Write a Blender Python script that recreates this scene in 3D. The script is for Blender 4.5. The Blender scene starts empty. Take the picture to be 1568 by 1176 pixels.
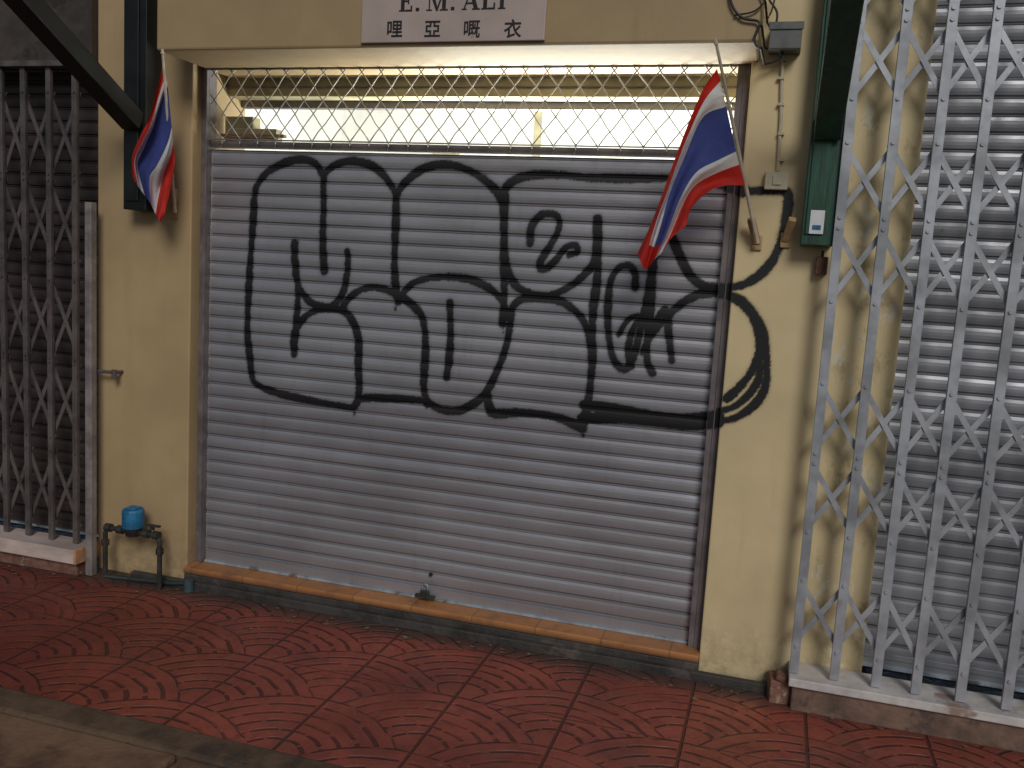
import bpy, math, random, numpy as np
from mathutils import Vector, Matrix
random.seed(4); rng=np.random.default_rng(3)
sc=bpy.context.scene
# ---------------------------------------------------------------- camera (solved from the shutter's corners)
CP=np.array([2.7585,-3.8199,1.6076]); PS,TH,RO,FL=.2837,.1268,.0588,1369.2
fw=np.array([-math.sin(PS)*math.cos(TH),math.cos(PS)*math.cos(TH),-math.sin(TH)])
r0=np.array([math.cos(PS),math.sin(PS),0.]); u0=np.cross(r0,fw)
RV=r0*math.cos(RO)+u0*math.sin(RO); UV=-r0*math.sin(RO)+u0*math.cos(RO)
cd=bpy.data.cameras.new('camera'); cam=bpy.data.objects.new('camera',cd); sc.collection.objects.link(cam)
cd.sensor_width=36; cd.lens=36*FL/1568; cd.clip_end=500; cd.clip_start=.05
m=Matrix.Identity(4)
for i in range(3): m[i][0]=RV[i]; m[i][1]=UV[i]; m[i][2]=-fw[i]; m[i][3]=CP[i]
cam.matrix_world=m; sc.camera=cam
def W(u,v,y):
    """photogrammetric measurement: point of the facade (at depth y) in metres"""
    d=RV*(u-784)/FL+UV*(588-v)/FL+fw
    q=CP+d*((y-CP[1])/d[1]); return Vector((q[0],y,q[2]))

# ---------------------------------------------------------------- node helpers
class NT:
    def __init__(s,name):
        s.m=bpy.data.materials.new(name); s.m.use_nodes=True; s.t=s.m.node_tree; s.n=s.t.nodes
        s.b=s.n['Principled BSDF']; s.geo=s.n.new('ShaderNodeNewGeometry')
        sp=s.n.new('ShaderNodeSeparateXYZ'); s.t.links.new(s.geo.outputs['Position'],sp.inputs[0]); s.x,s.y,s.z=sp.outputs
    def L(s,a,b):
        if isinstance(a,(int,float)): b.default_value=a
        elif isinstance(a,tuple): b.default_value=(a+(1,)) if (len(a)==3 and len(b.default_value)==4) else a
        else: s.t.links.new(a,b)
    def M(s,op,a,b=0.,c=0.):
        k=s.n.new('ShaderNodeMath'); k.operation=op
        s.L(a,k.inputs[0]); s.L(b,k.inputs[1]); s.L(c,k.inputs[2]); return k.outputs[0]
    def comb(s,x,y,z):
        k=s.n.new('ShaderNodeCombineXYZ'); s.L(x,k.inputs[0]); s.L(y,k.inputs[1]); s.L(z,k.inputs[2]); return k.outputs[0]
    def noise(s,scale,detail=3,rough=.6,stretch=(1,1,1),off=0.):
        v=s.comb(s.M('MULTIPLY_ADD',s.x,stretch[0],off),s.M('MULTIPLY',s.y,stretch[1]),s.M('MULTIPLY',s.z,stretch[2]))
        k=s.n.new('ShaderNodeTexNoise'); s.L(v,k.inputs['Vector']); k.inputs['Scale'].default_value=scale
        k.inputs['Detail'].default_value=min(detail,4); k.inputs['Roughness'].default_value=rough; return k.outputs[0]
    def sm(s,v,a,b,lo=0.,hi=1.):
        k=s.n.new('ShaderNodeMapRange'); k.interpolation_type='SMOOTHSTEP'
        s.L(v,k.inputs[0])
        for i,q in enumerate((a,b,lo,hi)): s.L(q,k.inputs[i+1])
        return k.outputs[0]
    def mix(s,f,a,b):
        k=s.n.new('ShaderNodeMix'); k.data_type='RGBA'
        s.L(f,k.inputs[0]); s.L(a,k.inputs[6]); s.L(b,k.inputs[7]); return k.outputs[2]
    def bump(s,h,strength=.3,dist=.01,prev=None):
        k=s.n.new('ShaderNodeBump'); k.inputs['Strength'].default_value=strength; k.inputs['Distance'].default_value=dist
        s.L(h,k.inputs['Height'])
        if prev is not None: s.L(prev,k.inputs['Normal'])
        s.L(k.outputs[0],s.b.inputs['Normal']); return k.outputs[0]
    def set(s,**k):
        for a,v in k.items(): s.L(v,s.b.inputs[a.replace('_',' ')])
        return s.m
def sc3(c,f): return tuple(q*f for q in c)
def simple(name,c,rough=.6,metal=0.,var=.35,scale=9,c2=None,amt=.5,bump=.12,bd=.004,stretch=(1,1,1)):
    n=NT(name); a=n.noise(scale,3,.65,stretch); b=n.noise(scale*6,2,.6,stretch,5.)
    col=n.mix(n.sm(a,.32,.68),sc3(c,1-var),sc3(c,1+var*.4))
    col=n.mix(n.sm(b,.55,.75,0,var*.6),col,sc3(c,.5))
    if c2: col=n.mix(n.sm(n.noise(scale*.6,4,.7,stretch,9.),.66-amt*.25,.74-amt*.2),col,c2)
    if bump: n.bump(b,bump,bd)
    return n.set(Base_Color=col,Roughness=n.sm(a,.3,.7,rough*.85,min(1,rough*1.15)),Metallic=float(metal))
def wallmat(name,c,mold=0.):
    n=NT(name); big=n.noise(1.6,3,.6); st=n.noise(4,4,.6,(2.2,2.2,.3),3.); mid=n.noise(14,4,.7,(1,1,1),7.)
    col=n.mix(n.sm(big,.3,.7),sc3(c,.84),sc3(c,1.06))
    col=n.mix(n.sm(st,.54,.8,0,.34),col,(c[0]*.66,c[1]*.56,c[2]*.46))
    low=n.M('MULTIPLY',n.sm(n.z,.25,-.1),n.sm(mid,.35,.68))
    col=n.mix(n.M('MULTIPLY',low,.5),col,(.13,.105,.07))
    col=n.mix(n.sm(n.noise(30,2,.5,(1,1,1),2.),.77,.81,0,.6),col,(.12,.08,.04))
    col=n.mix(n.sm(n.noise(5,4,.75,(1.3,1.3,.8),12.),.60,.72,0,.35),col,(c[0]*1.12,c[1]*1.15,c[2]*1.3))
    if mold:
        mk=n.M('MULTIPLY',n.sm(n.x,2.93,3.06),n.sm(n.noise(6,4,.75,(1,1,.6),1.),.52,.66))
        col=n.mix(n.M('MULTIPLY',mk,.5),col,(.18,.14,.06))
        mk2=n.M('MULTIPLY',n.sm(n.x,2.9,3.0),n.sm(n.noise(11,4,.8,(1,1,.5),4.),.55,.61))
        col=n.mix(n.M('MULTIPLY',mk2,.75),col,(.64,.62,.50))
    n.bump(mid,.22,.006)
    return n.set(Base_Color=col,Roughness=.62)
m_wall=wallmat('cream_plaster',(.68,.555,.32),1.)
m_wall_l=wallmat('cream_plaster_shaded',(.46,.335,.18))  # left plaster toned down: weaker light on that side put into the colour
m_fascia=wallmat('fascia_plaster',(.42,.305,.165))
def shuttermat(name,c,metal=.35,groove=.55):
    n=NT(name); a=n.noise(1.3,3,.6,(1,1,1.6)); st=n.noise(3,4,.7,(.35,1,9.),2.); d=n.noise(24,4,.7,(1,1,1),8.); dr=n.noise(8,3,.6,(3,1,.25),5.)
    col=n.mix(n.sm(a,.3,.7),sc3(c,.84),sc3(c,1.08))
    col=n.mix(n.sm(st,.42,.75,0,.35),col,sc3(c,.6))
    col=n.mix(n.sm(dr,.55,.8,0,.25),col,(c[0]*.6,c[1]*.55,c[2]*.5))
    col=n.mix(n.sm(d,.67,.75,0,.4),col,(.13,.10,.08))
    fz=n.M('FRACT',n.M('DIVIDE',n.z,.068)); gr=n.M('MAXIMUM',n.sm(fz,.06,.0),n.sm(fz,.955,1.0))
    col=n.mix(n.M('MULTIPLY',gr,groove),col,sc3(c,.2))
    n.bump(n.noise(5,2,.5,(1,1,2.)),.15,.02)
    return n.set(Base_Color=col,Roughness=n.sm(st,.3,.7,.29,.45),Metallic=metal)
m_sh=shuttermat('grey_steel_slats',(.42,.42,.455),.55)
m_shR=shuttermat('grey_steel_slats_side',(.36,.375,.415),.4)
m_shL=shuttermat('brown_steel_slats_shaded',(.07,.055,.053),.2)  # brown slats with a darkened base, standing in for dimmer light on the left
m_frame=simple('grey_guide_rail',(.20,.175,.18),.5,.3,.3,7)
m_gate=simple('silver_gate_paint',(.42,.445,.49),.40,.35,.3,5,(.26,.23,.20),.12)
m_gateL=simple('gate_paint_shaded',(.14,.12,.12),.5,.3,.35,8,(.10,.07,.06),.2)  # left gate colour lowered to carry the light falloff
m_green=simple('green_timber',(.014,.078,.048),.5,0,.5,6,(.02,.04,.03),.2,.25,.006,(3,3,.4))
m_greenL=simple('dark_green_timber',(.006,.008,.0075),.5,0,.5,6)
m_white=simple('white_ledge_paint',(.60,.57,.55),.6,0,.25,7,(.30,.22,.18),.35)
m_ledgeL=simple('worn_plank_paint',(.58,.47,.42),.6,0,.3,7,(.34,.20,.14),.4,stretch=(.3,1,1))
m_plank=simple('orange_plank_end',(.56,.29,.15),.6,0,.3,12)
m_conc=simple('dirty_concrete',(.19,.12,.09),.8,0,.4,8,(.09,.06,.05),.5,.4,.01)
m_dark=simple('dark_cement',(.05,.045,.042),.7,0,.4,8,(.10,.08,.07),.3,.4,.01)
m_sign=simple('sign_paint',(.48,.385,.35),.5,0,.12,3,(.38,.30,.27),.2)
m_black=simple('black_paint',(.015,.014,.016),.5,0,.2,9)
m_lip=simple('galvanised_bar',(.42,.50,.57),.4,.3,.3,10,(.18,.17,.16),.4)
m_wire=simple('galvanised_wire',(.50,.49,.46),.4,.5,.2,20,bump=0)
m_cable=simple('cable_rubber',(.02,.02,.02),.5,0,.2,20,bump=0)
m_cream=simple('cream_plastic',(.52,.47,.34),.45,0,.15,15,bump=0)
m_box=simple('grey_plastic',(.12,.13,.13),.5,0,.3,15)
m_wood=simple('pale_wood',(.42,.28,.14),.6,0,.3,20,stretch=(1,1,.2))
m_pole=simple('flag_staff',(.60,.52,.40),.5,0,.2,20,bump=0)
m_blueP=simple('blue_plastic',(.02,.17,.34),.5,0,.4,12)
m_pipe=simple('dark_pipe',(.045,.045,.04),.5,.2,.4,20,(.13,.07,.04),.3)
m_brick=simple('broken_brick',(.22,.11,.08),.85,0,.4,18,(.35,.28,.22),.3,.5,.01)
m_sticker=simple('paper_sticker',(.7,.72,.75),.5,0,.08,20,bump=0)
m_beige=simple('beige_beam_paint',(.42,.37,.22),.6,0,.3,5)
m_int=simple('interior_white',(.80,.80,.77),.7,0,.12,3,bump=0)
m_intd=simple('interior_wood',(.24,.14,.08),.6,0,.3,6)
def flagmat(name,c):
    n=NT(name); w=n.noise(26,3,.5)
    n.bump(w,.25,.01)
    f=n.n.new('ShaderNodeBsdfTranslucent'); f.inputs[0].default_value=c+(1,)
    mx=n.n.new('ShaderNodeMixShader'); mx.inputs[0].default_value=.3
    n.L(n.b.outputs[0],mx.inputs[1]); n.L(f.outputs[0],mx.inputs[2]); n.L(mx.outputs[0],n.n['Material Output'].inputs[0])
    return n.set(Base_Color=n.mix(n.sm(w,.3,.7),sc3(c,.85),c),Roughness=.75)
FM=[flagmat('flag_red',(.62,.03,.02)),flagmat('flag_white',(.76,.76,.80)),flagmat('flag_blue',(.055,.08,.32))]
# threshold tiles
n=NT('orange_threshold_tiles')
fx=n.M('ABSOLUTE',n.M('SUBTRACT',n.M('FRACT',n.M('DIVIDE',n.x,.305)),.5))
j=n.sm(fx,.488,.496); tv=n.M('FRACT',n.M('MULTIPLY',n.M('SINE',n.M('MULTIPLY',n.M('FLOOR',n.M('DIVIDE',n.x,.305)),12.9)),43.7))
col=n.mix(tv,(.38,.16,.055),(.46,.20,.07)); col=n.mix(n.sm(n.noise(7,4,.7),.45,.72,0,.75),col,(.17,.085,.045)); col=n.mix(n.M('MULTIPLY',j,.6),col,(.10,.055,.03))
col=n.mix(n.sm(n.z,-.008,-.03,0,.8),col,(.10,.055,.035))
n.bump(n.M('SUBTRACT',n.M('MULTIPLY',n.noise(40,2),.3),j),.3,.004); m_sill=n.set(Base_Color=col,Roughness=.5)
# stamped red pavement: fan (fish scale) pattern with tile joints
n=NT('red_stamped_paving'); R=.45
wob=n.M('MULTIPLY',n.M('SUBTRACT',n.noise(5,2),.5),.07)
u=n.M('ADD',n.M('DIVIDE',n.M('SUBTRACT',n.x,1.66),R),wob); v=n.M('ADD',n.M('DIVIDE',n.M('ADD',n.y,1.05+9.),R),wob)
j0=n.M('FLOOR',n.M('MULTIPLY',v,2.))
def cand(j):
    off=n.M('ABSOLUTE',n.M('MODULO',j,2.)); w=n.M('DIVIDE',n.M('SUBTRACT',u,off),2.)
    du=n.M('MULTIPLY',n.M('SUBTRACT',w,n.M('ROUND',w)),2.); dv=n.M('SUBTRACT',v,n.M('MULTIPLY',j,.5))
    return n.M('SQRT',n.M('ADD',n.M('MULTIPLY',du,du),n.M('MULTIPLY',dv,dv))),n.M('ARCTAN2',du,dv)
(d1,a1),(d0,a0)=cand(n.M('SUBTRACT',j0,1.)),cand(j0)
inn=n.M('LESS_THAN',d1,1.); out_=n.M('SUBTRACT',1.,inn)
d=n.M('ADD',n.M('MULTIPLY',d1,inn),n.M('MULTIPLY',d0,out_)); an_=n.M('ADD',n.M('MULTIPLY',a1,inn),n.M('MULTIPLY',a0,out_))
dt=n.M('MULTIPLY',d,7.); t=n.M('FRACT',dt); t=n.M('MINIMUM',t,n.M('SUBTRACT',1.,t))
g=n.M('MULTIPLY',n.sm(t,.16,.05),n.sm(d,.2,.26))
ring=n.M('ROUND',dt)
seg=n.M('ABSOLUTE',n.M('SUBTRACT',n.M('FRACT',n.M('ADD',n.M('MULTIPLY',an_,1.8),n.M('MULTIPLY',ring,.5))),.5))
g=n.M('MULTIPLY',g,n.sm(seg,.45,.38,.15,1.))
worn=n.sm(n.noise(3.2,3,.6,(1,1,1),3.),.34,.54,.25,1.)
g=n.M('MULTIPLY',g,worn)
jx=n.M('ABSOLUTE',n.M('SUBTRACT',n.M('FRACT',n.M('DIVIDE',n.M('SUBTRACT',n.x,1.66-.225),.45)),.5))
jy=n.M('ABSOLUTE',n.M('SUBTRACT',n.M('FRACT',n.M('DIVIDE',n.M('ADD',n.y,.60+.45),.9)),.5))
jj=n.M('MAXIMUM',n.sm(jx,.017,.007),n.M('MULTIPLY',n.sm(jy,.008,.003),.5))
gr=n.M('MAXIMUM',g,jj)
big=n.noise(2.2,4,.6); mid=n.noise(13,4,.75,(1,1,1),4.)
col=n.mix(n.sm(big,.3,.7),(.20,.042,.028),(.34,.080,.050)); col=n.mix(n.sm(mid,.48,.70,0,.55),col,(.12,.036,.026))
col=n.mix(n.sm(n.noise(30,3,.7,(1,1,1),8.),.62,.72,0,.45),col,(.38,.16,.11))
col=n.mix(n.sm(n.noise(4,4,.7,(1,1,1),15.),.55,.70,0,.45),col,(.13,.06,.048))
col=n.mix(n.sm(n.x,1.0,-.8,0,.5),col,(.095,.020,.016))  # red darkens towards the left: light falloff painted into the paving
col=n.mix(n.M('MULTIPLY',gr,.72),col,(.035,.013,.011))
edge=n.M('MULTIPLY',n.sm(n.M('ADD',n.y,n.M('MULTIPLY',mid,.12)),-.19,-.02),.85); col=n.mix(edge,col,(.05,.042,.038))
h=n.M('SUBTRACT',n.M('MULTIPLY',mid,.35),gr)
n.bump(h,.8,.010); m_pave=n.set(Base_Color=col,Roughness=n.sm(mid,.3,.7,.34,.62))
m_kerb=simple('kerb_concrete',(.20,.115,.07),.75,0,.35,6,(.10,.055,.04),.5,.4,.01)
m_kerbd=simple('kerb_joint_mortar',(.12,.075,.045),.75,0,.35,6,(.06,.04,.03),.5,.4,.01)
m_road=simple('asphalt',(.05,.048,.046),.85,0,.3,12,None,.5,.6,.01)

# ---------------------------------------------------------------- mesh builder
class MB:
    def __init__(s): s.v=[];s.f=[];s.mi=[];s.mats=[]
    def mid(s,m):
        if m not in s.mats: s.mats.append(m)
        return s.mats.index(m)
    def add(s,vs,fs,m):
        o=len(s.v); s.v+=[tuple(q) for q in vs]; k=s.mid(m)
        for f in fs: s.f.append([i+o for i in f]); s.mi.append(k)
    def box(s,x0,x1,y0,y1,z0,z1,m,rot=None):
        vs=[Vector((x,y,z)) for x in(x0,x1) for y in(y0,y1) for z in(z0,z1)]
        if rot: 
            c=sum(vs,Vector())/8; vs=[rot@(q-c)+c for q in vs]
        s.add(vs,[(0,1,3,2),(4,6,7,5),(0,4,5,1),(2,3,7,6),(0,2,6,4),(1,5,7,3)],m)
    def beam(s,a,b,w,h,m,up=Vector((0,1,0))):
        a=Vector(a);b=Vector(b);d=(b-a).normalized(); sx=d.cross(up).normalized(); sy=sx.cross(d).normalized()
        vs=[p+sx*i*w/2+sy*k*h/2 for p in(a,b) for i,k in((-1,-1),(1,-1),(1,1),(-1,1))]
        s.add(vs,[(3,2,1,0),(4,5,6,7),(0,1,5,4),(1,2,6,5),(2,3,7,6),(3,0,4,7)],m)
    def tube(s,pts,r,m,n=8,cap=True):
        pts=[Vector(p) for p in pts]; rings=[]; rr=r if isinstance(r,(list,tuple)) else [r]*len(pts)
        for i,p in enumerate(pts):
            d=(pts[min(i+1,len(pts)-1)]-pts[max(i-1,0)]).normalized()
            a=d.cross(Vector((0,0,1)) if abs(d.z)<.9 else Vector((1,0,0))).normalized(); b=d.cross(a)
            rings.append([p+(a*math.cos(t)+b*math.sin(t))*rr[i] for t in [2*math.pi*k/n for k in range(n)]])
        vs=[q for g in rings for q in g]; fs=[]
        for i in range(len(pts)-1):
            for k in range(n): fs.append((i*n+k,i*n+(k+1)%n,(i+1)*n+(k+1)%n,(i+1)*n+k))
        if cap: fs.append(tuple(range(n))[::-1]); fs.append(tuple((len(pts)-1)*n+k for k in range(n)))
        s.add(vs,fs,m)
    def obj(s,name,parent=None,bevel=0,smooth=False):
        me=bpy.data.meshes.new(name); me.from_pydata(s.v,[],s.f); 
        for m in s.mats: me.materials.append(m)
        me.polygons.foreach_set('material_index',s.mi)
        if smooth: me.polygons.foreach_set('use_smooth',[True]*len(me.polygons))
        me.update(); o=bpy.data.objects.new(name,me); sc.collection.objects.link(o)
        if parent: o.parent=parent
        if bevel:
            b=o.modifiers.new('bevel','BEVEL'); b.width=bevel; b.segments=2; b.limit_method='ANGLE'
        return o
def empty(name):
    o=bpy.data.objects.new(name,None); sc.collection.objects.link(o); return o

ZP=-.10; HT=2.49; XO0,XO1=-.045,2.565; XP=3.225; XL=-.60
# ---------------------------------------------------------------- building shell
bld=empty('shophouse_building')
b=MB(); b.box(XO1,XP,0,.45,ZP-.05,4.2,m_wall); b.obj('wall_pillar_right',bld,.006)
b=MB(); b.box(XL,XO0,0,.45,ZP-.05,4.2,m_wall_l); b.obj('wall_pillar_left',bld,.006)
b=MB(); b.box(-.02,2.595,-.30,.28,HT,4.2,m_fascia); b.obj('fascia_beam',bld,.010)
b=MB(); b.box(XP,5.6,.0,.45,3.0,4.2,m_wall); b.obj('wall_above_side_shop',bld)
b=MB(); b.box(-4.5,XL,-.04,.45,2.50,4.2,simple('grey_header',(.065,.052,.045),.6,c2=(.03,.025,.022))); b.obj('header_left',bld)
b=MB()
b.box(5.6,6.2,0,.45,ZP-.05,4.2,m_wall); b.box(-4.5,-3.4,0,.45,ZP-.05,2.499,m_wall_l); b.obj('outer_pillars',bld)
b=MB(); b.box(XO0,XO1,-.03,.30,-.034,0,m_sill); o=b.obj('threshold_tiles',bld,.005)
b=MB(); b.box(XO0+.001,XO1-.001,-.026,.30,ZP-.05,-.036,m_dark); b.box(XO0-.3,2.90,-.06,-.0275,ZP-.05,-.062,m_dark); b.obj('cement_footing',bld,.006)
# interior visible through the grille
b=MB()
b.box(-.6,3.2,2.6,2.7,ZP,3.2,m_int); b.box(-.6,3.2,.46,2.6,3.0,3.1,m_int); b.box(-.7,-.6,.46,2.7,ZP,3.2,m_int); b.box(3.2,3.3,.46,2.7,ZP,3.2,m_int)
b.box(-.6,3.2,.46,2.6,ZP-.05,ZP,m_int)
b.box(2.0,2.35,2.5,2.585,2.4,2.48,m_beige); b.box(.2,.38,2.5,2.585,2.35,2.47,m_beige); b.box(.95,1.0,2.56,2.585,2.3,2.8,m_beige)
b.obj('interior_room',bld)
b=MB(); b.box(XO0,XO1,.285,.40,2.405,2.62,m_beige); b.box(XO0,XO1,.405,.455,2.37,2.41,m_frame); b.box(XO0,XO1,.270,.284,2.445,2.452,m_frame)
b.box(.0,.16,.2,.27,2.16,2.29,m_beige); b.box(.0,.36,.16,.19,2.185,2.20,m_intd); b.box(.04,.30,.19,.25,2.17,2.23,m_beige)
b.obj('inner_beam',bld,.005)

# ---------------------------------------------------------------- shutters
PR=[(0,.0075),(.0015,.007),(.0045,0.0),(.018,-.0025),(.030,-.0033),(.044,-.0025),(.057,.0003),(.061,-.003),(.0645,-.0035),(.067,.005)]
PIT=.068
TI=rng.normal(0,.030,80); TP=rng.uniform(0,6.28,80); TF=rng.uniform(.8,2.4,80)
def prof(z):
    k=z/PIT; f=(k-np.floor(k))*PIT
    return np.interp(f,[p[0] for p in PR]+[PIT],[p[1] for p in PR]+[.0075])
def zlist(z0,z1,sub=1):
    o=[];k=math.floor(z0/PIT)
    while k*PIT<z1:
        for i in range(len(PR)):
            a=PR[i][0]; c=PR[i+1][0] if i+1<len(PR) else PIT
            s_=sub if c-a>.005 else 1
            for q in range(s_): 
                z=k*PIT+a+(c-a)*q/s_
                if z0<=z<=z1: o.append(z)
        k+=1
    return o
def dent(x,z):
    k=np.floor(np.asarray(z)/PIT+1e-6).astype(int)%80; f=np.asarray(z)/PIT-np.floor(np.asarray(z)/PIT+1e-6)
    tilt=(TI[k]+.022*np.sin(x*TF[k]+TP[k]))*(np.clip(f,0,1)-.5)*PIT*np.where((f>.03)&(f<.95),1,0)
    return .0028*np.sin(x*2.3+z*1.1)*np.sin(z*2.9+.7)+.0016*np.sin(x*7.1-z*3.3)+tilt
def shutter(name,x0,x1,z0,z1,y,mat,lip=True):
    zs=zlist(z0,z1); xs=np.linspace(x0,x1,max(8,int((x1-x0)/.04)))
    X,Z=np.meshgrid(xs,zs); Yy=y+prof(Z)+dent(X,Z)
    vs=np.stack([X,Yy,Z],-1).reshape(-1,3); nx=len(xs)
    fs=[(i*nx+k,i*nx+k+1,(i+1)*nx+k+1,(i+1)*nx+k) for i in range(len(zs)-1) for k in range(nx-1)]
    b=MB(); b.add(vs.tolist(),fs,mat)
    if lip:
        b.box(x0+.003,x1-.003,y-.022,y+.02,z0-.0,z0+.010,m_lip); b.box(x0+.003,x1-.003,y-.010,y+.012,z0+.0105,z0+.055,mat)
    b.box(x0,x1,y-.012,y+.02,z1-.004,z1+.028,m_frame)
    return b.obj(name)
shutter('roller_shutter',0.0,2.508,.002,2.125,.1,m_sh)
shutter('roller_shutter',XP,5.6,.03,3.0,.12,m_shR)
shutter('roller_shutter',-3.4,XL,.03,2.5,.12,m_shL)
gr_=empty('shutter_guide_rails')
b=MB(); b.box(XO0,-.001,.07,.13,0,HT,m_frame); b.box(-.012,-.001,.05,.0695,0,HT,m_frame); b.obj('rail_left',gr_,.002)
b=MB(); b.box(2.5095,XO1,.05,.13,0,HT,m_frame); b.box(2.535,2.54,.044,.0495,0,HT,m_frame); b.obj('rail_right',gr_,.002)

# ---------------------------------------------------------------- graffiti (spray paint skin on shutter, rail and pillar)
ST=[(5.3,[(497,272),(485,252),(465,244),(440,248),(412,262),(396,280),(390,300),(388,340),(384,400),(381,460),(380,510),(384,550),(388,580),(400,592),(430,603),(480,614),(520,621),(543,622),(550,600),(549,560),(549,520),(540,492),(525,476),(500,473),(478,478),(462,492),(452,512),(451,542)]),
(5.3,[(497,415),(495,370),(496,320),(497,272),(510,255),(535,247),(560,250),(582,262),(598,282),(606,300),(606,340),(604,400),(606,440),(610,462)]),
(5.3,[(606,300),(620,280),(645,260),(675,252),(705,256),(735,270),(758,290),(770,310),(772,345),(772,400),(772,450),(770,495)]),
(5.,[(452,372),(452,400),(455,430),(465,450),(480,465),(505,470),(522,455),(530,430),(533,400),(532,385)]),
(5.,[(453,400),(457,450),(455,490),(451,542)]),
(5.3,[(525,476),(530,462),(548,446),(570,440),(595,445),(615,455),(635,470),(648,490),(652,530),(650,570),(650,600),(660,618),(680,628),(705,628),(730,615),(745,600),(760,570),(775,530),(782,490),(785,470),(800,458),(830,456),(860,462),(885,480),(900,505),(907,540),(905,580),(900,620),(892,655)]),
(5.,[(610,462),(620,445),(640,430),(680,424),(720,428),(750,442),(770,462),(780,490)]),
(5.,[(689,463),(690,510),(688,550),(684,578)]),
(5.3,[(543,622),(555,610),(600,610),(645,613),(655,620)]),
(6.,[(745,600),(750,625),(760,633),(800,632),(850,638),(892,655)]),
(7.,[(895,620),(950,628),(1000,636),(1050,642),(1100,638)]),
(7.,[(892,640),(950,640),(1000,646),(1050,650),(1100,646)]),
(5.3,[(770,310),(774,290),(790,275),(820,268),(860,268),(900,272),(960,273),(1020,273),(1060,275),(1110,283),(1138,292),(1170,292),(1205,295),(1203,340),(1190,385),(1170,415),(1140,435),(1110,440),(1080,438),(1060,425),(1045,400),(1030,365)]),
(5.,[(775,300),(772,340),(775,400),(785,430),(805,447),(840,452),(870,440),(895,420),(912,395),(915,335)]),
(5.5,[(915,335),(915,420),(908,480),(907,540)]),
(4.6,[(812,372),(815,345),(832,328),(853,331),(856,350),(843,375),(829,398),(828,411),(838,410),(853,396),(868,378),(882,376),(884,386),(872,390)]),
(4.6,[(973,440),(972,418),(962,406),(946,412),(935,432),(931,470),(932,510),(938,545),(950,563),(962,562),(972,540),(983,495),(993,440),(1000,392)]),
(4.,[(948,512),(962,490),(980,484),(968,508),(962,540),(968,562)]),
(4.8,[(1001,385),(1000,430),(996,480),(991,530),(992,555),(999,571)]),
(4.6,[(984,540),(998,508),(1012,480),(1021,476),(1024,510),(1029,552)]),
(5.3,[(992,520),(1015,492),(1040,468),(1060,455),(1080,449),(1110,450),(1135,465),(1155,490),(1165,530),(1150,570),(1130,595),(1113,610)]),
(5.,[(1110,450),(1140,462),(1165,500),(1173,545),(1172,590),(1155,620),(1125,640),(1100,644)]),
(4.5,[(1163,540),(1163,575),(1150,600),(1125,622),(1100,630)]),
(7,[(1112,284),(1138,292)]),
(1.2,[(543,622),(543,634)]),(1.1,[(606,452),(606,474)]),(1.1,[(770,490),(771,508)]),(1.1,[(892,655),(893,668)])]
def cr(P):
    P=np.array(P,float); Q=np.vstack([2*P[0]-P[1],P,2*P[-1]-P[-2]]); o=[]
    for i in range(1,len(Q)-2):
        n_=max(2,int(np.hypot(*(Q[i+1]-Q[i]))/3))
        for t in np.arange(n_)/n_:
            o.append(.5*((2*Q[i])+(Q[i+1]-Q[i-1])*t+(2*Q[i-1]-5*Q[i]+4*Q[i+1]-Q[i+2])*t*t+(3*Q[i]-Q[i-1]-3*Q[i+1]+Q[i+2])*t**3))
    o.append(Q[-2]); return o
surf=[(.1,0.0,2.508),(.05,2.5095,2.565),(0.,2.565,3.0)]
spts=[[],[],[]]
for r,P in ST:
    pts=cr(P)
    for i,(pu,pv) in enumerate(pts):
        rr=r*1.24*(.93+.13*math.sin(i*.13+pv*.02)+.04*math.sin(i*.9))
        for k,(yy,xa,xb) in enumerate(surf):
            q=W(pu,pv,yy)
            if xa-.02<q.x<xb+.02: spts[k].append((q.x,q.z,rr*.00285*1.0))
gv=[];gf=[];ga=[]
for k,(yy,xa,xb) in enumerate(surf):
    xs=np.arange(xa+.001,xb,.006); zs=np.array(zlist(.7,2.124,2)) if k==0 else np.arange(.6,2.3,.006)
    D=np.full((len(zs),len(xs)),9.)
    for (px,pz,r) in spts[k]:
        i0,i1=np.searchsorted(zs,[pz-.05,pz+.05]); j0_,j1_=np.searchsorted(xs,[px-.05,px+.05])
        if i0>=i1 or j0_>=j1_: continue
        dd=np.hypot(xs[None,j0_:j1_]-px,zs[i0:i1,None]-pz)-r
        D[i0:i1,j0_:j1_]=np.minimum(D[i0:i1,j0_:j1_],dd)
    D+=rng.normal(0,.0011,D.shape)
    Al=np.clip((.0045-D)/.008,0,1); Al=Al*Al*(3-2*Al)
    Al=np.maximum(Al,np.clip((.020-D)/.020,0,1)**2*.18)
    X,Z=np.meshgrid(xs,zs)
    Yy=(yy+prof(Z)+dent(X,Z)-.0014) if k==0 else np.full_like(X,yy-.0015)
    base=len(gv); nx=len(xs)
    gv+=np.stack([X,Yy,Z],-1).reshape(-1,3).tolist(); ga+=Al.reshape(-1).tolist()
    msk=np.maximum.reduce([Al[:-1,:-1],Al[1:,:-1],Al[:-1,1:],Al[1:,1:]])>.01
    for i,j_ in zip(*np.nonzero(msk)):
        a=base+i*nx+j_; gf.append((a,a+1,a+nx+1,a+nx))
used=sorted({i for f in gf for i in f}); mp={o:n_ for n_,o in enumerate(used)}
me=bpy.data.meshes.new('graffiti'); me.from_pydata([gv[i] for i in used],[],[[mp[i] for i in f] for f in gf])
at=me.attributes.new('spray','FLOAT','POINT'); at.data.foreach_set('value',[ga[i] for i in used])
n=NT('black_spray_paint'); an=n.n.new('ShaderNodeAttribute'); an.attribute_name='spray'
me.materials.append(n.set(Base_Color=(.006,.006,.008),Roughness=.6,Alpha=an.outputs['Fac']))
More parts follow.
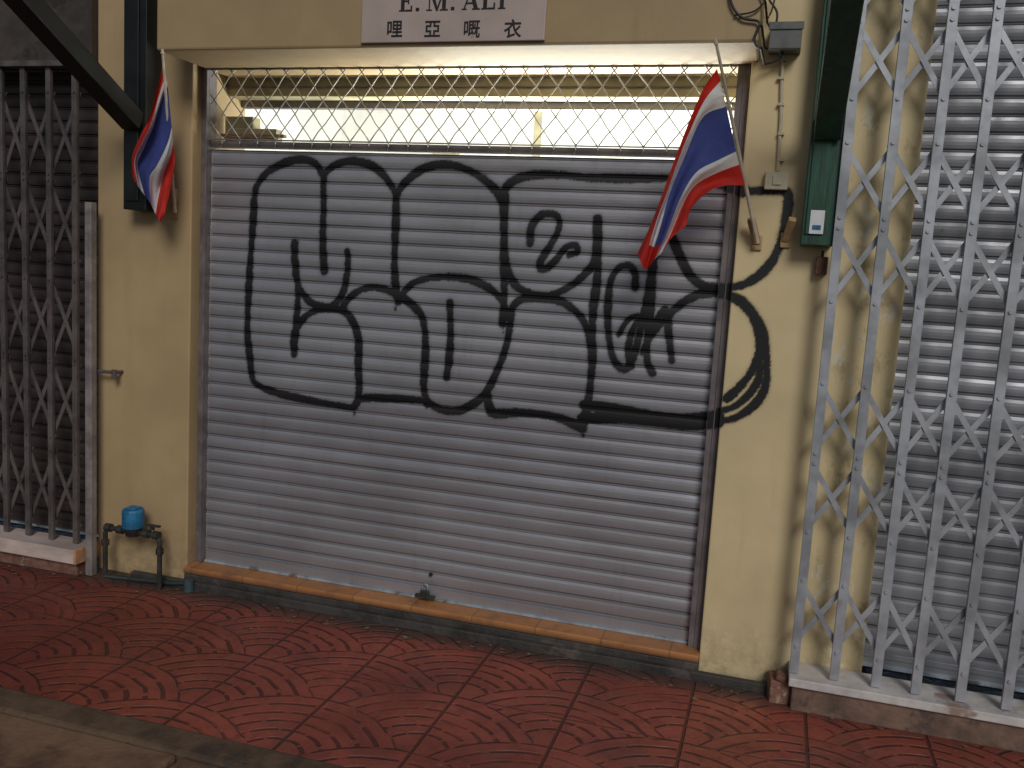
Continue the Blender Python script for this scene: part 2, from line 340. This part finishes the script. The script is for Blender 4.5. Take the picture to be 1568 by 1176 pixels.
go=bpy.data.objects.new('graffiti',me); sc.collection.objects.link(go)

# ---------------------------------------------------------------- chain link grille
b=MB(); zb,zt=2.155,2.49; DW,DH=.098,.125; yw=.055
def wavy(x0,z0,sx):
    pts=[];
    for i in range(0,9):
        t=i/8; z=z0+(zt-z0)*t
        pts.append((x0+sx*(z-z0)*DW/DH,yw+.004*math.sin(z/DH*2*math.pi+sx),z))
    return pts
x=-.5
while x<2.9:
    for sx in(1,-1):
        pts=[q for q in wavy(x,zb,sx) if 0.0<=q[0]<=2.508]
        if len(pts)>1: b.tube([(q[0]+random.uniform(-.003,.003),q[1]+(0 if sx>0 else -.004),q[2]) for q in pts],.0030,m_wire,5)
    if 0<x<2.5: b.tube([(x,yw,zb),(x+.004,yw-.01,zb-.018),(x-.002,yw-.004,zb-.035)],.003,m_wire,5)
    x+=DW
b.tube([(0,yw,zb),(2.508,yw,zb)],.004,m_wire,6); b.tube([(0,yw,zt-.004),(2.508,yw,zt-.004)],.005,m_wire,6)
b.obj('chain_link_grille',smooth=True)

# ---------------------------------------------------------------- folding scissor gates
def gate(name,x0,nsl,sp,y,z0,z1,mat,rows,rh,w):
    g=empty(name); b=MB(); xs=[x0+i*sp+random.uniform(-.007,.007) for i in range(nsl)]; ln=[random.uniform(-.006,.006) for _ in xs]
    X=lambda i,z: xs[i]+ln[i]*(z-z0)/(z1-z0)
    for i,x in enumerate(xs):
        l_=ln[i]
        for x0_,x1_,ya,yb in((x-w/2,x+w/2,y-.010,y-.004),(x-w/2,x-w/2+.004,y-.0035,y+.010),(x+w/2-.004,x+w/2,y-.0035,y+.010)):
            vs=[(xx+(l_ if zz==z1 else 0),yy,zz) for xx in(x0_,x1_) for yy in(ya,yb) for zz in(z0,z1)]
            b.add(vs,[(0,1,3,2),(4,6,7,5),(0,4,5,1),(2,3,7,6),(0,2,6,4),(1,5,7,3)],mat)
    b.obj('vertical_slats',g,.0015)
    b=MB()
    for i in range(nsl):
        for r in rows:
            if i+1<nsl:
                for s_,yy in((1,y+.014),(-1,y+.021)):
                    b.beam((X(i,r)-.01,yy,r+s_*rh/2+random.uniform(-.006,.006)),(X(i+1,r)+.01,yy,r-s_*rh/2+random.uniform(-.006,.006)),.021,.005,mat)
            for zz in(r+rh/2,r-rh/2):
                b.tube([(X(i,zz),y-.016,zz),(X(i,zz),y-.0102,zz)],.008,mat,8)
    b.obj('scissor_bars',g)
    return g
gR=gate('folding_gate',2.955,17,.1545,-.13,.045,3.05,m_gate,[2.78,2.46,2.02,1.70,1.10,.78,.30],.28,.036)
b=MB(); b.box(2.935,5.6,-.185,.0,.005,.040,m_white); b.obj('bottom_track',gR,.004)
b=MB(); b.box(2.95,5.6,-.165,-.001,ZP-.05,.004,m_conc); b.obj('track_kerb',gR,.01)
b=MB(); b.box(2.935,5.6,-.16,-.10,3.05,3.12,m_gate); b.obj('top_track',gR,.003)
b=MB(); b.box(2.86,2.945,-.13,-.02,ZP-.02,-.005,m_brick,Matrix.Rotation(.12,3,'Z')); b.box(2.885,2.93,-.14,-.06,-.004,.02,m_brick,Matrix.Rotation(.3,3,'Y')); b.obj('broken_brick',None,.008)
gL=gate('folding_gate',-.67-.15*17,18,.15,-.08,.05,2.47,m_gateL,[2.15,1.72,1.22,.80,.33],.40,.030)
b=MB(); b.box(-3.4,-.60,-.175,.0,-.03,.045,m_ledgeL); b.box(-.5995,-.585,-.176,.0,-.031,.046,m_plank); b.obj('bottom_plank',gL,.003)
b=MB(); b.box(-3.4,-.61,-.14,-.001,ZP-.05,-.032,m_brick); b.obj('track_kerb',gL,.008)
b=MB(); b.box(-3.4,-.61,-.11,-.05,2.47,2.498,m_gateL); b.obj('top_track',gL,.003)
p0=W(143,310,-.1); b=MB(); b.box(-.575,-.535,-.12,-.08,ZP,p0.z,simple('post_paint',(.28,.25,.245),.5,.2)); b.obj('gate_post',None,.004)
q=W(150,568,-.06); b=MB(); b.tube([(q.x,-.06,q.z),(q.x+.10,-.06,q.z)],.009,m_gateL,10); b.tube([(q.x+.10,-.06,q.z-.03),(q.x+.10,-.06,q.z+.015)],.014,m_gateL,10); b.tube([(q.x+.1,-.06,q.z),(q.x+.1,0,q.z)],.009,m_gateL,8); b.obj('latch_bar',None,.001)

# ---------------------------------------------------------------- timber awning posts with braces
def post(x0,x1,zb_,mat,sticker):
    g=empty('awning_post'); b=MB(); b.box(x0,x1,-.12,-.001,zb_,4.2,mat); b.box(x0+.012,x1-.04,-.128,-.1205,zb_+.04,4.2,mat); b.obj('post',g,.006)
    b=MB(); xm=(x0+x1)/2; b.beam((xm,-.125,2.20),(xm,-1.75,3.13),.085,.10,mat,Vector((1,0,0))); b.obj('brace',g,.005)
    if sticker:
        c=W(1251,340,-.129); b=MB(); b.box(c.x-.026,c.x+.026,-.1305,-.1285,c.z-.045,c.z+.045,m_sticker); b.box(c.x-.016,c.x+.016,-.1318,-.1308,c.z-.03,c.z-.012,m_blueP); b.obj('sticker',g)
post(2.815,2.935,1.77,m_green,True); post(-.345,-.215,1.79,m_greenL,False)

# ---------------------------------------------------------------- sign
sg=empty('shop_sign'); ys=-.315
a=W(552,66,ys); c=W(833,66,ys)
b=MB(); b.box(a.x,c.x,ys,-.301,a.z,a.z+.42,m_sign); b.obj('panel',sg,.004)
def glyph(ch,u,v,h):
    cu=bpy.data.curves.new('text_'+ch,'FONT'); cu.body=ch; cu.size=h; cu.extrude=.0008; cu.offset=.0009; cu.align_x='CENTER'; cu.align_y='CENTER'
    o=bpy.data.objects.new('character',cu); sc.collection.objects.link(o); o.parent=sg; o.location=W(u,v,ys-.0016); o.rotation_euler=(math.pi/2,0,0); cu.materials.append(m_black)
for ch,u_ in(('哩',604),('亞',662),('嘅',722),('衣',785)): glyph(ch,u_,46,.074)
LT={'E':(.62,[(.08,0,.25,1),(.0,0,.30,.07),(0,.93,.3,1),(.3,0,.6,.09),(.3,.91,.58,1),(.25,.46,.44,.55),(.53,0,.60,.28),(.52,.74,.58,1),(.40,.36,.46,.64)]),
'.':(.2,[(.04,0,.20,.17)]),
'M':(.95,[(.1,0,.16,1),(.0,0,.26,.07),(0,.93,.22,1),(.70,0,.87,1),(.6,0,.97,.07),(.8,.93,.97,1),('q',.10,1,.28,1,.54,.0,.44,.0),('q',.44,0,.51,0,.80,1,.72,1)]),
'A':(.75,[('q',.34,1,.42,1,.13,0,.06,0),('q',.30,1,.45,1,.73,0,.54,0),(.0,0,.22,.07),(.46,0,.80,.07),(.18,.28,.56,.36)]),
'L':(.62,[(.08,0,.25,1),(0,0,.3,.07),(0,.93,.33,1),(.3,0,.6,.09),(.53,0,.6,.32)]),
'I':(.34,[(.08,0,.25,1),(0,0,.33,.07),(0,.93,.33,1)])}
b=MB(); p=W(611,18,ys); pe=W(778,14,ys); H_=.080; xx=0; S_=[]
for ch in 'E. M. ALI':
    if ch==' ': xx+=.22; continue
    w,rs=LT[ch]; S_.append((xx,rs)); xx+=w+.10
kx=(pe.x-p.x)/xx
for ox,rs in S_:
    for i,r in enumerate(rs):
        y0=ys-.001-.0002*i
        if r[0]=='q': pts=[(r[1],r[2]),(r[3],r[4]),(r[5],r[6]),(r[7],r[8])]
        else: pts=[(r[0],r[1]),(r[2],r[1]),(r[2],r[3]),(r[0],r[3])]
        b.add([(p.x+(ox+q[0])*kx,y0,p.z+q[1]*H_) for q in pts],[(0,1,2,3)],m_black)
b.obj('lettering',sg)

# ---------------------------------------------------------------- flags
def cr_n(P,N):
    P=np.array(P,float); Q=np.vstack([2*P[0]-P[1],P,2*P[-1]-P[-2]]); o=[]; S=len(P)-1
    for a in np.linspace(0,S-1e-6,N):
        i=int(a)+1;t=a-int(a)
        o.append(.5*((2*Q[i])+(Q[i+1]-Q[i-1])*t+(2*Q[i-1]-5*Q[i]+4*Q[i+1]-Q[i+2])*t*t+(3*Q[i]-Q[i-1]-3*Q[i+1]+Q[i+2])*t**3))
    return o
def flag(rows,hd,fd,staff,tipred):
    g=empty('national_flag'); b=MB(); vs=[];NS=28; SUB=5
    R_=[np.array([np.array(q) for q in cr_n(r,NS)]) for r in rows]
    L_=[];mi=[]
    for k in range(5):
        for q in range(SUB):
            L_.append(R_[k]*(1-q/SUB)+R_[k+1]*q/SUB); mi.append(k)
    L_.append(R_[5]); n1=len(R_[0])
    for i,l in enumerate(L_):
        for j_,(pu,pv) in enumerate(l):
            s_=j_/(n1-1); h0=hd[0]+(hd[1]-hd[0])*i/(len(L_)-1)
            y=h0*(1-s_)+fd*s_+ .032*math.sin(i*.62+s_*2.6)*min(1,s_*2.5)+.009*math.sin(i*1.5-s_*5)*min(1,s_*3)
            vs.append(W(pu,pv,y))
    cm=[0,1,2,1,0]
    for m_ in FM: b.mid(m_)
    for i in range(len(L_)-1):
        for j_ in range(n1-1):
            k=cm[mi[i]]
            if mi[i]<tipred and j_/(n1-1)>.86: k=0
            b.f.append([i*n1+j_,i*n1+j_+1,(i+1)*n1+j_+1,(i+1)*n1+j_]); b.mi.append(k)
    b.v=[tuple(q) for q in vs]; b.obj('cloth',g,smooth=True)
    b=MB(); (a,ya),(c,yc)=staff; A_=W(*a,ya); C_=W(*c,yc); b.tube([A_,C_],[.0055,.0085],m_pole,10); b.tube([A_,A_+(A_-C_).normalized()*.02],[.009,.004],m_pole,8); b.obj('staff',g)
    return g
flag([[(1098,105),(1074,142),(1045,212),(1019,283),(998,340),(976,388)],[(1103,124),(1077,157),(1048,221),(1022,293),(1002,348),(985,411)],[(1112,163),(1076,180),(1047,244),(1025,298),(1010,352),(991,412)],[(1127,232),(1098,246),(1066,264),(1042,303),(1022,354),(1003,397)],[(1132,252),(1100,264),(1068,281),(1049,306),(1030,351),(1014,386)],[(1141,284),(1112,284),(1084,294),(1058,320),(1050,346),(1031,357)]],(-.36,-.20),-.27,(((1097,68),-.40),((1160,372),-.05)),3)
flag([[(251,92),(242,132),(229,178),(214,210),(202,240),(203,272)],[(254,112),(244,145),(231,190),(217,219),(206,246),(211,285)],[(257,132),(247,155),(234,196),(221,226),(211,254),(222,300)],[(263,195),(259,212),(251,232),(240,254),(229,272),(231,312)],[(265,218),(261,238),(254,258),(248,278),(243,300),(238,328)],[(268,240),(266,262),(261,290),(255,315),(251,330),(246,340)]],(-.28,-.16),-.20,(((249,82),-.30),((268,325),-.05)),1)
def holder(u1,v1,u2,v2):
    b=MB(); A_=W(u1,v1,-.075); B_=W(u2,v2,-.005); b.beam(A_,B_,.026,.03,m_wood,Vector((1,0,0))); b.box(B_.x-.02,B_.x+.02,-.012,-.001,B_.z-.03,B_.z+.03,m_wood); b.obj('flag_holder',None,.003)
holder(1150,335,1159,372); holder(1214,335,1203,368); holder(266,290,266,325)

# ---------------------------------------------------------------- electrics
b=MB(); c=W(1203,58,-.06); b.box(c.x-.06,c.x+.06,-.10,-.001,c.z-.05,c.z+.045,m_box); b.box(c.x-.065,c.x+.065,-.106,-.0995,c.z+.02,c.z+.05,m_box); b.obj('junction_box',None,.005)
b=MB(); c=W(1189,277,-.02); b.box(c.x-.045,c.x+.045,-.035,-.001,c.z-.035,c.z+.035,m_cream); b.box(c.x-.015,c.x+.02,-.041,-.0355,c.z-.018,c.z+.02,m_cream); b.obj('wall_socket',None,.003)
def path(l,y): return [W(p_[0],p_[1],y) for p_ in cr(l)]
b=MB(); b.tube([W(1198,92,-.012),W(1196,180,-.012),W(1191,262,-.012)],.007,m_cream,8)
for v_ in(120,160,205,245): c=W(1196,v_,-.012); b.box(c.x-.012,c.x+.012,-.022,-.001,c.z-.005,c.z+.005,m_cream)
b.obj('conduit',None)
b=MB()
for l,r in(([(1124,-20),(1124,30),(1140,55),(1165,62),(1158,85),(1165,98),(1190,92),(1200,80)],.005),([(1135,-20),(1160,10),(1175,35),(1185,50)],.0045),([(1190,-20),(1180,20),(1160,45),(1130,52)],.0035),([(1178,0),(1190,20),(1187,50),(1195,80),(1202,95)],.0045),([(1165,62),(1175,75),(1190,70)],.0045)):
    b.tube([q if q.x>2.61 else Vector((q.x,-.315,q.z)) for q in path(l,-.06)],r,m_cable,7)
b.obj('cable_bundle',None,smooth=True)
b=MB(); c=W(1258,407,-.03); b.box(c.x-.022,c.x+.022,-.05,-.001,c.z-.035,c.z+.035,m_brick); b.tube([(c.x,-.03,c.z+.03),(c.x,-.03,c.z+.06)],.006,m_cable,6); b.obj('door_bell_box',None,.004)
# water meter
mt=empty('water_meter'); yM=-.13
c=W(204,792,yM); zc=c.z; xc=c.x
b=MB(); b.tube([(xc,yM,zc-.055),(xc,yM,zc-.05),(xc,yM,zc+.035),(xc,yM,zc+.045)],[.048,.054,.054,.048],m_blueP,20); b.box(xc-.03,xc+.03,yM-.03,yM+.03,zc+.0455,zc+.053,m_blueP); b.obj('meter_cap',mt,.002)
b=MB(); b.tube([(xc,yM,zc-.095),(xc,yM,zc-.05)],[.035,.05],m_pipe,14)
b.tube([(xc-.17,yM,ZP+.04),(xc-.17,yM,zc-.10),(xc-.15,yM,zc-.075),(xc+.13,yM,zc-.075),(xc+.16,yM,zc-.10),(xc+.16,yM,ZP)],.013,m_pipe,10)
for q in(-.15,-.075,.08,.14): b.tube([(xc+q-.016,yM,zc-.075),(xc+q+.016,yM,zc-.075)],.023,m_pipe,8)
for q in(-.17,.16): b.tube([(xc+q,yM,zc-.14),(xc+q,yM,zc-.17)],.020,m_pipe,8)
b.tube([(xc+.115,yM,zc-.05),(xc+.115,yM,zc-.03)],.012,m_pipe,8); b.box(xc+.08,xc+.16,yM-.008,yM+.008,zc-.032,zc-.022,m_pipe)
b.tube([(xc-.17,yM,ZP+.02),(xc-.05,yM+.03,ZP+.015),(xc+.20,yM+.06,ZP+.02),(xc+.30,yM+.08,ZP+.03)],.012,simple('teal_pipe',(.02,.035,.035),.5),8)
b.obj('pipework',mt)
b=MB(); c=W(290,862,-.08); b.tube([(c.x,-.08,ZP),(c.x,-.08,ZP+.055)],[.026,.022],simple('pipe_cap_blue',(.06,.10,.12),.5),12); b.obj('pipe_stub')
# padlock
pl=empty('padlock'); c=W(650,908,.06); b=MB()
b.box(c.x-.022,c.x+.022,.055,.075,.006,.05,m_pipe); b.obj('body',pl,.004)
b=MB(); b.tube([(c.x-.014,.065,.05),(c.x-.014,.065,.07),(c.x-.007,.065,.082),(c.x+.007,.065,.082),(c.x+.014,.065,.07),(c.x+.014,.065,.05)],.004,m_lip,8); b.obj('shackle',pl,smooth=True)
b=MB(); b.box(c.x-.05,c.x+.05,.058,.079,.012,.028,m_pipe); b.tube([(c.x+.02,.075,.13),(c.x+.02,.085,.13)],.010,m_black,10); b.obj('hasp',pl,.002)

# ---------------------------------------------------------------- ground
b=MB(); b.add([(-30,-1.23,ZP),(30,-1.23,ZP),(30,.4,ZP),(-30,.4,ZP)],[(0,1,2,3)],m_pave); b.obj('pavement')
b=MB()
b.box(-30,30,-1.37,-1.2305,-.4,ZP+.012,m_kerbd)
x=-9.05
while x<9: b.box(x,x+.985,-1.66,-1.3705,-.4,ZP+.002+random.uniform(-.003,.004),m_kerb); x+=1.0
b.obj('kerb',None,.015)
b=MB(); b.add([(-150,-300,-.26),(150,-300,-.26),(150,20,-.26),(-150,20,-.26)],[(0,1,2,3)],m_road); b.obj('road')
b=MB()
m_lit=simple('dry_litter',(.20,.15,.10),.8,0,.5,30,bump=0)
for k in range(90):
    lx=random.uniform(-1.2,3.6); ly=-.06-abs(random.gauss(0,.12)); s_=random.uniform(.004,.012); an2=random.uniform(0,3.1)
    if -.1<lx<2.9 and ly>-.08: ly-=.04
    vs=[(lx+s_*math.cos(an2+t_)*(1.6 if k_%2 else 1),ly+s_*math.sin(an2+t_),ZP+.004+.003*(k_%2)) for k_,t_ in enumerate((0,1.5,3.1,4.6))]
    b.add(vs,[(0,1,2,3)],m_lit)
b.obj('litter')

# ---------------------------------------------------------------- light
def area(name,loc,rot,sx,sy,e,c):
    l=bpy.data.lights.new(name,'AREA'); l.shape='RECTANGLE'; l.size=sx; l.size_y=sy; l.energy=e; l.color=c
    o=bpy.data.objects.new(name,l); sc.collection.objects.link(o); o.location=loc; o.rotation_euler=rot; return o
fx=empty('fluorescent_lamp'); b=MB(); b.box(.75,2.35,.66,.74,1.86,1.90,m_int); b.tube([(.8,.70,1.93),(2.3,.70,1.93)],.013,m_int,10); b.obj('batten',fx)
o=area('tube_light',(1.65,.70,1.965),(math.pi-.25,0,0),1.5,.03,115,(.97,1.,.95)); o.parent=fx
el,az=math.radians(33),math.radians(24)   # lamp light from the street, slightly from the right
dirv=Vector((math.sin(az)*math.cos(el),-math.cos(az)*math.cos(el),math.sin(el)))
l=bpy.data.lights.new('sun','SUN'); l.energy=1.32; l.angle=math.radians(20); l.color=(1,.96,.90)
so=bpy.data.objects.new('sun',l); sc.collection.objects.link(so); so.rotation_euler=dirv.to_track_quat('Z','Y').to_euler()
w=bpy.data.worlds.new('World'); sc.world=w; w.use_nodes=True; nt=w.node_tree
sk=nt.nodes.new('ShaderNodeTexSky'); sk.sky_type='NISHITA'; sk.sun_disc=False; sk.sun_elevation=el; sk.sun_rotation=math.pi-az
nt.links.new(sk.outputs[0],nt.nodes['Background'].inputs[0]); nt.nodes['Background'].inputs[1].default_value=.034
sc.view_settings.view_transform='Standard'; sc.view_settings.look='None'; sc.view_settings.exposure=0
